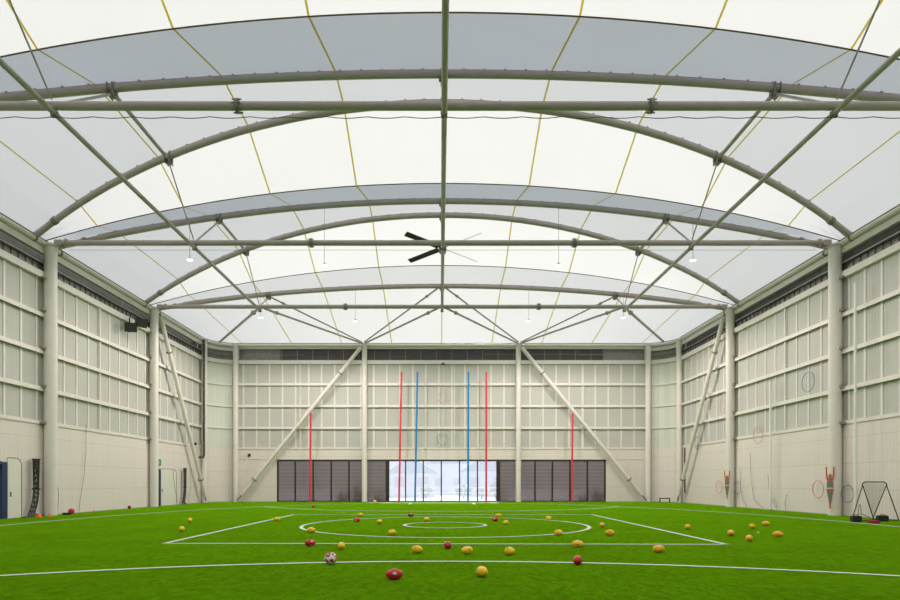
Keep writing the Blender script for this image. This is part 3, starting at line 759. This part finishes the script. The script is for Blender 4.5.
# ceiling fan
fc = V(0.0, 29.9, 13.2)
t = thing('ceiling_fan', 'large four-bladed ceiling fan on the roof centre line', 'fan', fc)
bm = BM(); lathe(bm, [(.03, -.28), (.16, -.26), (.20, -.1), (.2, .06), (.12, .14), (.05, .16), (.05, .2)], 20, fc); link('motor_hub', bm, M['grey_metal'], t, smooth=True)
bm = BM(); tube(bm, [fc+V(0, 0, .15), fc+V(0, -1.0, 2.25)], .03, 8); link('support_rod', bm, M['steel'], t, smooth=True)
for k in range(4):
    a = PI/4+PI/2*k; bm = BM(); d_ = V(math.cos(a), math.sin(a), 0); n_ = V(-d_.y, d_.x, 0)
    pit = .5
    R3 = Matrix((d_, n_*math.cos(pit)+V(0, 0, math.sin(pit)), V(0, 0, math.cos(pit))-n_*math.sin(pit))).transposed()
    obox(bm, fc+d_*1.37, 2.2, .26, .02, R3); obox(bm, fc+d_*.25, .3, .07, .03, R3)
    link('blade', bm, M['brown'], t)
# pendant lamps
def lamp_fill_light(c, k=1):
    l = bpy.data.lights.new('lamp_fill_light', 'SPOT'); l.energy = LAMP*k; l.spot_size = math.radians(176); l.spot_blend = .35; l.shadow_soft_size = .45; l.color = (1, .92, .85)
    o = bpy.data.objects.new('lamp_fill_light', l); C.objects.link(o); o.location = c-V(0, 0, .12)
LAMP = 930
def pendant(i, x, zl, on, lab):
    p = arch(i, 1, x)-V(0, 0, .13); c = V(p.x, p.y, zl)
    t = thing('pendant_lamp', lab, 'lamp', c, 'pendant lamps hung from the arches')
    bm = BM(); tube(bm, [p, c+V(0, 0, .1)], .012 if on else .010, 5); link('wire', bm, M['rope'], t)
    bm = BM(); lathe(bm, [(.05, .12), (.09, .08), (.15, .02), (.16, 0)], 16, c); link('lamp_shade', bm, M['white'], t, smooth=True)
    bm = BM(); lathe(bm, [(.145, -.002), (.12, -.04), (.05, -.06), (.01, -.07)], 16, c); link('diffuser', bm, M['glow'], t, smooth=True)
    lamp_fill_light(c, 3.0 if i == 4 else 1)
pendant(3, -12.85, 12.85, True, 'bright pendant lamp above the left end of the middle tie beam')
pendant(3, 12.75, 12.85, True, 'bright pendant lamp above the right end of the middle tie beam')
pendant(3, -6.3, 13.12, False, 'small pendant lamp left of the ceiling fan, on the middle frame')
pendant(3, 6.2, 13.12, False, 'small pendant lamp right of the ceiling fan, on the middle frame')
pendant(4, -5.84, 12.4, False, 'small far pendant lamp left of centre, below the farthest arch')
pendant(4, 5.84, 12.4, False, 'small far pendant lamp right of centre, below the farthest arch')
pendant(4, 12.0, 12.45, False, 'small far pendant lamp near the right end of the farthest tie')

for i in (0, 1, 2):          # bare spots added to brighten walls and turf, without any fixtures
    for x in (-12.5, -6.15, 6.15, 12.5): lamp_fill_light(V(x, FR[i]+2.2, 12.8))
pendant(4, -12.0, 12.45, False, 'small far pendant lamp near the left end of the farthest tie')

# ------------------------------------------------------------------ goal posts at the far end and by the right wall
def post(base, top, m_, r_, lab, grp):
    t = thing('goal_post', lab, 'goal post', base, grp); base = V(*base); top = V(*top)
    bm = BM(); tube(bm, [base, top], r_, 12); link('pole', bm, m_, t, smooth=True)
    bm = BM(); tube(bm, [base, base+V(0, 0, .04)], r_*1.8, 12); link('base_collar', bm, M['grey_metal'], t, smooth=True)
def at(px, py, D): return (CAMX+(px-CX)*D/F, D, H+(HY-py)*D/F)
PD = 46.9
def gp(pb, pt, yt, m_, lab):
    b_ = at(pb, 0, PD); tp = at(pt, yt, PD); post((b_[0], PD, 0), tp, M[m_], .075 if '4' else .08, lab, 'coloured goal posts at the far end')
gp(399, 401.5, 372, 'red_post', 'tall red post, left of the bright glazing pair of blue posts')
gp(415, 417.5, 372, 'blue_post', 'tall blue post, left one of the two blue posts')
gp(468, 468.5, 372, 'blue_post', 'tall blue post, right one of the two blue posts')
gp(486.2, 486.3, 372, 'red_post', 'tall red post right of the blue posts, before the bright glazing')
gp(310, 310.8, 413, 'red_post', 'shorter red post in front of the left dark blinds')
gp(571.7, 572.7, 413, 'red_post', 'shorter red post in front of the right dark blinds')
post((18.0, 26.2, 0), (18.0, 26.2, 10.25), M['white'], .055, 'tall thin white post against right wall, beside the ball rebounder', 'white posts by the right wall')
post((18.1, 33.1, 0), (18.1, 33.1, 7.15), M['white'], .055, 'shorter thin white post against right wall between the two columns', 'white posts by the right wall')
bm = BM(); tube(bm, [(.12, 47.9, 11.0), (.12, 47.9, 4.3)], .018, 6)
t = thing('hanging_rod', 'thin pale rod hanging down the middle of the far wall', 'rod', (.12, 47.9, 4.3)); link('rod', bm, M['strip'], t)
bm = BM(); box(bm, .0, .24, 47.85, 47.97, 10.95, 11.07); link('rod_bracket', bm, M['black'], t)

# target rings on the walls
def ring(c, R0, axis, m_, lab, r_=.017):
    bm = BM(); n = 40; pts = []
    for k in range(n):
        a = 2*PI*k/n; pts.append(V(*c)+(V(0, math.cos(a), math.sin(a)) if axis == 'x' else V(math.cos(a), 0, math.sin(a)))*R0)
    tube(bm, pts, r_, 8, closed=True)
    tag(link('target_ring', bm, M[m_], None, origin=c, smooth=True), lab, 'ring', 'thin target rings on the walls')
XR = 18.31
for px, py, R0, m_, lab in ((808, 382, .5, 'bluering', 'blue ring high on the right wall, upper area between the columns'),
    (758, 435, .5, 'redring', 'red ring at the top edge of the painted lower right wall'),
    (724, 405, .53, 'redring', 'faint red ring high on the right wall beyond the second column'),
    (698, 443, .48, 'bluering', 'faint blue ring on the right wall beside the diagonal brace'),
    (719, 487, .42, 'redring', 'red ring low on the right wall left of the second column'),
    (818, 489, .42, 'redring', 'red ring low on the right wall, left of nearest player figure'),
    (847.5, 494, .4, 'bluering', 'blue ring low on the right wall, between nearest column and white post')):
    ring(wpt(px, py, XR), R0, 'x', m_, lab)
p = (17.86, 37.7, 1.28); ring((XR, 37.25, 1.2), .42, 'x', 'greyring', 'grey-blue ring low on the right wall, right of the second column')
ring((.12, 47.955, 8.35), .44, 'y', 'redring', 'faint red ring on the centre of the far wall, higher of two', .016)
ring((.06, 47.955, 5.02), .44, 'y', 'greyring', 'faint grey ring on far wall above the glazing, lower of two', .022)

# player-shaped target figures with raised arms, padded and hung on the columns
def figure(x, y, z0, s, lab):
    t = thing('player_figure', lab, 'target figure', (x, y, z0), 'player-shaped targets on the right columns')
    def rib(rows, m_, nm_, th=.05):
        bm = BM(); n = 10; rings = []
        for (zz, cx, w_) in rows:
            rings.append([bm.verts.new((x+s*(cx+w_*math.cos(2*PI*k/n)), y+th*math.sin(2*PI*k/n), z0+s*zz)) for k in range(n)])
        for a, b_ in zip(rings, rings[1:]):
            for k in range(n): bm.faces.new((a[k], a[(k+1) % n], b_[(k+1) % n], b_[k]))
        bm.faces.new(rings[0][::-1]); bm.faces.new(rings[-1]); link(nm_, bm, m_, t, smooth=True)
    rib([(0, 0, .03), (.12, 0, .035), (.3, 0, .06)], M['skin_orange'], 'feet')
    rib([(.28, 0, .06), (.5, 0, .09), (.72, 0, .13), (.8, 0, .15)], M['jersey'], 'legs')
    rib([(.8, 0, .155), (.92, 0, .16)], M['skin_orange'], 'shorts')
    rib([(.92, 0, .162), (.965, 0, .162)], M['white'], 'waist_band')
    rib([(.965, 0, .16), (1.15, 0, .145), (1.26, 0, .14)], M['jersey'], 'shirt')
    rib([(1.26, 0, .14), (1.34, 0, .12), (1.42, 0, .06)], M['skin_orange'], 'shoulders')
    rib([(1.42, 0, .045), (1.46, 0, .07), (1.53, 0, .075), (1.58, 0, .05), (1.6, 0, .02)], M['tan'], 'head')
    for k in (-1, 1):
        rib([(1.3, k*.1, .045), (1.48, k*.15, .038), (1.7, k*.165, .032), (1.8, k*.165, .032)], M['skin_orange'], 'arm', .035)
        rib([(1.8, k*.165, .034), (1.86, k*.165, .038), (1.94, k*.16, .015)], M['skin_orange'], 'hand', .03)
figure(17.78, 27.55, .32, 1.0, 'orange and grey player figure with raised arms on nearest right column')
figure(17.83, 37.55, .5, .92, 'orange and grey player figure with raised arms on second right column')

# rebounder frame
t = thing('ball_rebounder', 'black folding ball rebounder frame with net standing by the right wall', 'rebounder', (17.0, 24.0, 0))
aL = V(16.85, 24.1, 1.42); aR = V(17.8, 24.1, 1.42)
def tb(pts, r_, nme, m_='frame'):
    bm = BM(); tube(bm, pts, r_, 8); link(nme, bm, M[m_], t, smooth=True)
fPL = V(15.85, 23.3, .02); fPR = V(17.05, 23.85, .02); fQL = V(17.58, 24.5, .02); fQR = V(18.15, 23.9, .02)
tb([aL-V(0.03, 0, .0), aL+V(.02, 0, .08), aL+V(.1, 0, .12), aR+V(-.1, 0, .12), aR+V(-.02, 0, .08), aR+V(.03, 0, 0)], .022, 'top_bar')
tb([aL, fPL], .02, 'leg'); tb([aR, fPR], .02, 'leg'); tb([aL, fQL], .02, 'leg'); tb([aR, fQR], .02, 'leg')
tb([fPL, fPR], .018, 'base_bar'); tb([fQL, fQR], .018, 'base_bar')
bm = BM(); 
bm.faces.new([bm.verts.new(q) for q in (aL+V(.03, 0, .08), aR+V(-.03, 0, .08), fPR.lerp(aR, .1), fQL.lerp(aL, .1))]); link('net', bm, M['net'], t)
def crate(x, y, w_, h, m_, lab, nme='weight_bag'):
    t = thing(nme, lab, 'bag', (x, y, 0))
    bm = BM(); box(bm, x-w_/2, x+w_/2, y-.12, y+.12, .0, h); bmesh.ops.bevel(bm, geom=bm.edges[:], offset=.03, segments=2, affect='EDGES'); link('bag_body', bm, M[m_], t, smooth=True)
    bm = BM(); tube(bm, [(x-.08, y, h-.01), (x-.06, y, h+.05), (x+.06, y, h+.05), (x+.08, y, h-.01)], .012, 6); link('handle', bm, M['cable'], t)
crate(15.85, 23.05, .34, .24, 'black', 'black weight bag at the left foot of the rebounder')
crate(17.12, 23.4, .38, .24, 'black', 'black weight bag at the middle feet of the rebounder')
crate(16.0, 22.3, .38, .11, 'red_bag', 'flat red bag on the turf in front of rebounder')
bm = BM(); pts = []
for k in range(24):
    a = 2*PI*k/24; pts.append((16.42+.12*math.cos(a), 23.65+.1*math.cos(a), .34+.31*math.sin(a)))
tube(bm, pts, .012, 6, closed=True); tube(bm, [(16.5, 23.7, .3), (16.95, 23.8, .12)], .015, 6)
tag(link('hand_net_hoop', bm, M['grey_metal'], None, origin=(16.42, 23.65, .02), smooth=True), 'small thin hoop standing upright within the rebounder frame', 'hoop')

# ropes and rolled nets along the walls
def rope(pts, lab, r_=.011):
    bm = BM(); tube(bm, pts, r_, 5); o = link('hanging_rope', bm, M['rope'], None, origin=pts[-1], smooth=True); tag(o, lab, 'rope', 'thin ropes hanging on the walls')
for pl, X, lab in ((((740, 470), (740.5, 488), (743, 500), (747, 507)), 18.35, 'thin rope hanging on right wall just right of the second column'),
    (((750, 452), (751, 480), (754, 500), (763, 507.5)), 18.35, 'thin rope hanging on right wall, curving along the floor'),
    (((768, 474), (769, 488), (772, 500), (776, 508)), 18.35, 'short rope hanging left of the shorter white post'),
    (((774, 497), (776, 503), (776.5, 508)), 18.35, 'short dark rope end beside the shorter white post'),
    (((787, 494), (785, 503), (786, 510)), 18.35, 'short rope right of the shorter white post'),
    (((86, 424), (86, 450), (84, 475), (80, 500), (79, 511)), -18.35, 'long rope hanging down the left wall right of the nearest column'),
    (((57, 481), (58.5, 495), (57.5, 513)), -18.35, 'short rope hanging just right of nearest left column'),
    (((173, 470), (174.5, 485), (177, 500), (179, 503)), -18.35, 'rope hanging left of the small rolled net'),
    (((190, 470), (191, 486), (188, 503)), -18.2, 'rope hanging right of the small rolled net')):
    rope([wpt(a, b_, X) for a, b_ in pl], lab)
def netroll(y, h, r_, lab):
    X = -18.2; t = thing('rolled_net', lab, 'net', (X, y, 0), 'rolled nets hung on the left wall')
    def strands(z0, z1, ra, rb, n, nme, sway):
        n = int(n*1.4)
        bm = BM()
        for k in range(n):
            a = 2*PI*k/n+random.uniform(-.1, .1); pts = []
            for j in range(9):
                f = j/8; rr = ra+(rb-ra)*f; z = z1+(z0-z1)*f; aa = a+1.3*f*(1 if k % 2 else -1)
                pts.append((X+min(.2, abs(math.cos(aa))*rr)*math.copysign(1, math.cos(aa))*.7, y+math.sin(aa)*rr+sway*f*f, z+random.uniform(-.01, .01)))
            tube(bm, pts, .014, 4)
        link(nme, bm, M['cable'], t)
    strands(h*.48, h, r_, r_*.8, 22, 'net_upper', 0); strands(.06, h*.48, r_*.8, r_*.95, 20, 'net_lower', -.35*r_/.16)
    for z in (h-.03, h*.48):
        bm = BM(); tube(bm, [(X, y, z-.035), (X, y, z+.035)], r_*1.02, 14); link('strap', bm, M['black'], t)
    bm = BM()
    for k in range(14):
        a = random.uniform(-.9, .5); pts = [(X+.05, y-.1, .14), (X+.1+random.random()*.1, y-.2+a*.4, .05), (X+.12+random.random()*.15, y-.25+a*1.1, .02)]
        tube(bm, pts, .018, 4)
    link('net_tail', bm, M['cable'], t)
netroll(26.85, 2.58, .16, 'dark net rolled upright against left wall before the nearest column')
netroll(42.5, 2.55, .13, 'smaller dark net rolled upright against left wall near the brace')

# things along the left wall
def cone(x, y, s, lab, nme='marker_cone'):
    t = thing(nme, lab, 'cone', (x, y, .006))
    bm = BM(); lathe(bm, [(s, 0), (s, .008), (s*.72, .012), (s*.28, s*.85), (s*.22, s*.9)], 20, (x, y, .006)); link('cone_body', bm, M['orange'], t, smooth=True)
cone(-17.72, 26.3, .17, 'orange marker cone on the turf at foot of nearest left column')
cone(-17.62, 26.9, .12, 'smaller orange marker cone behind the first, by nearest left column')
cone(-17.95, 30.9, .10, 'small orange cone by the left wall between the two columns')

# ------------------------------------------------------------------ balls
def football(matname, prm):
    t = bpy.data.objects.new('football', None); C.objects.link(t)
    bm = BM(); prof = []; n = 18
    for k in range(n+1):
        u = -1+2*k/n; u = math.sin(u*PI/2); prof.append((max(.0022, .0865*(1-u*u)**.56), u*.138))
    lathe(bm, prof, 28, axis='x'); link('bladder', bm, M[matname], t, smooth=True, local=True)
    bm = BM()
    for k in range(5): obox(bm, (-.03+.015*k, 0, .0862-.004*abs(k-2)*.3), .005, .03, .006, Matrix.Identity(3))
    obox(bm, (0, 0, .0855), .075, .005, .006, Matrix.Identity(3)); link('lacing', bm, M['lace'], t, local=True)
    for s in (-1, 1):       # printed emblem on each side panel, following the curve
        bm = BM(); vs = {}
        for i in range(7):
            for j in range(5):
                u = (-.032+.064*i/6); a = math.radians(20+(-13+26*j/4)*1.0); f = math.sqrt(max(0, 1-((i-3)/3.3)**2-((j-2)/2.6)**2)) if ((i-3)/3.3)**2+((j-2)/2.6)**2 < 1 else None
                if f is None: continue
                q = u/.138; r_ = .0865*(1-q*q)**.56+.0012
                vs[i, j] = bm.verts.new((u, s*-r_*math.cos(a), r_*math.sin(a)))
        for i in range(6):
            for j in range(4):
                k_ = [(i, j), (i+1, j), (i+1, j+1), (i, j+1)]
                if all(q in vs for q in k_): bm.faces.new([vs[q] for q in k_])
        link('emblem', bm, M[prm], t, local=True)
    return t
protos = {'y': football('ball_yellow', 'print'), 'o': football('ball_orange', 'print'), 'r': football('ball_red', 'print_white'), 'm': football('ball_maroon', 'print_white')}
used = set()
BALLS = [
 (190, 522.7, 5, 'y', 'yellow football in the left open turf, farther of two, close together'),
 (181.8, 532.0, 6, 'y', 'yellow football in the left open turf, nearer of two, close together'),
 (277, 521.5, 7, 'y', 'yellow football on the left sloping line of the white square'),
 (311.3, 533.2, 9, 'y', 'yellow football on the left edge of the large circle line'),
 (310.3, 546.5, 11, 'r', 'red football on the front line of the square, left side'),
 (313.7, 507.9, 4.3, 'r', 'tiny red football far off near the shorter left red post'),
 (360.5, 517.0, 5.7, 'y', 'yellow football just behind the large circle, above a red one'),
 (357, 522.3, 6.7, 'r', 'red football on the back left arc of the large circle'),
 (379.5, 524.1, 5.2, 'y', 'yellow football inside the large circle near its back left'),
 (410.8, 517.2, 6.2, 'm', 'dark maroon football behind the large circle'),
 (426.7, 521.6, 5.7, 'y', 'yellow football inside the large circle, just behind the small circle'),
 (392.2, 535.6, 8.2, 'y', 'yellow football inside the large circle, left front of the small circle'),
 (341.2, 549.8, 7.3, 'y', 'yellow football on the square front line, end-on, left of centre'),
 (417, 553.6, 11.7, 'y', 'large yellow football between front lines, just left of centre'),
 (375, 502.6, 3.4, 'y', 'tiny yellow football against the far blinds right of the column'),
 (394.3, 580.0, 17, 'r', 'big red football nearest the camera'),
 (447.5, 549.0, 8.3, 'r', 'red football on the square front line at centre'),
 (467.3, 554.6, 12, 'y', 'large yellow football between the front lines, right of the centre red one'),
 (509.7, 555.4, 11, 'y', 'yellow football between the front lines, right of centre'),
 (498.5, 517.6, 6.7, 'y', 'yellow football behind the large circle, just behind a red one'),
 (495, 521.7, 6.7, 'r', 'red football on the back right arc of the large circle'),
 (506, 525.2, 6, 'y', 'yellow football inside the large circle right of the small one'),
 (548.7, 520.4, 6.2, 'y', 'yellow football just behind the large circle at right'),
 (558.5, 535.8, 9, 'y', 'yellow football on the front right arc of the large circle'),
 (482, 577.0, 12, 'y', 'yellow football standing near the camera, right of the big red one'),
 (577.7, 564.9, 9, 'r', 'red football on the nearest white line at right'),
 (577.7, 547.6, 12.5, 'y', 'large yellow football on the square front line, right side'),
 (602.2, 527.9, 5.2, 'o', 'small orange-yellow football right of the large circle, farther one'),
 (609.7, 535.8, 10, 'o', 'orange-yellow football right of the large circle, nearer one'),
 (658.8, 553.1, 12.5, 'o', 'large orange-yellow football in front of the square, far right front'),
 (688, 529.8, 6.3, 'o', 'orange-yellow football beyond the right line of the square'),
 (730.8, 536.0, 7.2, 'o', 'orange-yellow football, leftmost of the five in right open turf'),
 (749.2, 541.6, 7.6, 'o', 'orange-yellow football, nearest of the five in right open turf'),
 (752.2, 529.1, 6.7, 'o', 'small orange-yellow football, middle back of the five in right turf'),
 (766, 526.2, 9.7, 'o', 'orange-yellow football, farthest of the five in right open turf'),
 (778, 537.4, 11.7, 'o', 'large orange-yellow football, rightmost of the five in right open turf'),
]
for (px, by, w_, kind, lab) in BALLS:
    D = F*H/(by-HY-.3); th = math.atan((px-CX)/F); a_ = w_*D/F/2*math.cos(th)
    aa, bb = .138, .0865
    c2 = (a_*a_-bb*bb)/(aa*aa-bb*bb); c2 = min(1, max(0, c2)); psi = -th+math.acos(math.sqrt(c2))*random.choice((-1, 1))
    src = protos[kind]
    if kind in used:
        o = src.copy(); C.objects.link(o)
        for ch in src.children:
            c_ = ch.copy(); C.objects.link(c_); c_.parent = o
    else: o = src; used.add(kind)
    o.location = (CAMX+(px-CX)*D/F, D, .083)
    o.rotation_euler = (random.choice((0, .5, -.4, .9, 2.3)), 0, psi)
    if lab.startswith('big red'): o.rotation_euler = (.0, 0, .15)
    tag(o, lab, 'football', 'footballs lying on the turf')
def rball(px, by, r_, m_, lab, cat='ball', nme='round_ball', band=True):
    x, y, _ = gpt(px, by); t = thing(nme, lab, cat, (x, y, 0))
    bm = BM(); bmesh.ops.create_uvsphere(bm, u_segments=28, v_segments=18, radius=r_); bmesh.ops.translate(bm, verts=bm.verts, vec=(x, y, r_-.004)); o = link('shell', bm, m_, t, smooth=True)
    return t
t = rball(330.8, 564.2, .113, M['netball'], 'white round ball with red patches on the nearest white line', 'netball', 'netball')
rball(758, 533.8, .035, mat('pale_lime_felt', (.62, .68, .30), .9), 'tiny pale lime ball among the five orange-yellow footballs', 'ball', 'small_ball')
x = -17.75
for (x, y, r_, m_, lab) in ((-17.95, 29.0, .14, 'ball_red', 'red round ball by the left wall right of nearest column'),
                            (-18.1, 34.7, .10, 'ball_maroon', 'small dark red ball by the left wall before second column')):
    t = thing('round_ball', lab, 'ball', (x, y, 0))
    bm = BM(); bmesh.ops.create_uvsphere(bm, u_segments=24, v_segments=16, radius=r_); bmesh.ops.translate(bm, verts=bm.verts, vec=(x, y, r_-.003)); link('shell', bm, M[m_], t, smooth=True)
t = thing('bag', 'small dark bag on the turf at foot of nearest left column', 'bag', (-17.75, 28.35, 0))
bm = BM(); box(bm, -17.95, -17.55, 28.25, 28.45, 0, .1); bmesh.ops.bevel(bm, geom=bm.edges[:], offset=.03, segments=2, affect='EDGES'); link('bag_body', bm, M['black'], t, smooth=True)

# ------------------------------------------------------------------ light
w = bpy.data.worlds.new('sky'); bpy.context.scene.world = w; w.use_nodes = True
N = w.node_tree.nodes; L = w.node_tree.links; bg = N['Background']
tc = N.new('ShaderNodeTexCoord'); sp = N.new('ShaderNodeSeparateXYZ'); L.new(tc.outputs['Generated'], sp.inputs[0])
r = N.new('ShaderNodeValToRGB'); r.color_ramp.elements[0].position = .0; r.color_ramp.elements[0].color = (.78, .88, 1, 1)
r.color_ramp.elements[1].position = .8; r.color_ramp.elements[1].color = (.48, .62, .96, 1)
L.new(sp.outputs['Z'], r.inputs['Fac']); L.new(r.outputs['Color'], bg.inputs['Color']); bg.inputs['Strength'].default_value = 1.0
ld = bpy.data.lights.new('sun', 'SUN'); ld.energy = 10; ld.angle = math.radians(3); ld.color = (1, .96, .88)
lo = bpy.data.objects.new('sun', ld); C.objects.link(lo)
el = math.radians(30); az = math.radians(4)
dirv = V(-math.sin(az)*math.cos(el), -math.cos(az)*math.cos(el), -math.sin(el))
lo.rotation_euler = dirv.to_track_quat('-Z', 'Y').to_euler(); lo.location = (0, 60, 40)

# ------------------------------------------------------------------ camera
cd = bpy.data.cameras.new('camera'); cam = bpy.data.objects.new('camera', cd); C.objects.link(cam)
cam.location = (CAMX, 0, H); cam.rotation_euler = (PI/2, 0, 0)
cd.sensor_fit = 'HORIZONTAL'; cd.sensor_width = 36; cd.lens = 24
cd.shift_x = (450-CX)/900; cd.shift_y = (HY-300)/900; cd.clip_end = 500
sc_ = bpy.context.scene; sc_.camera = cam
vs = sc_.view_settings; vs.view_transform = 'Standard'; vs.look = 'None'; vs.gamma = 1; vs.use_curve_mapping = False; vs.exposure = -0.8
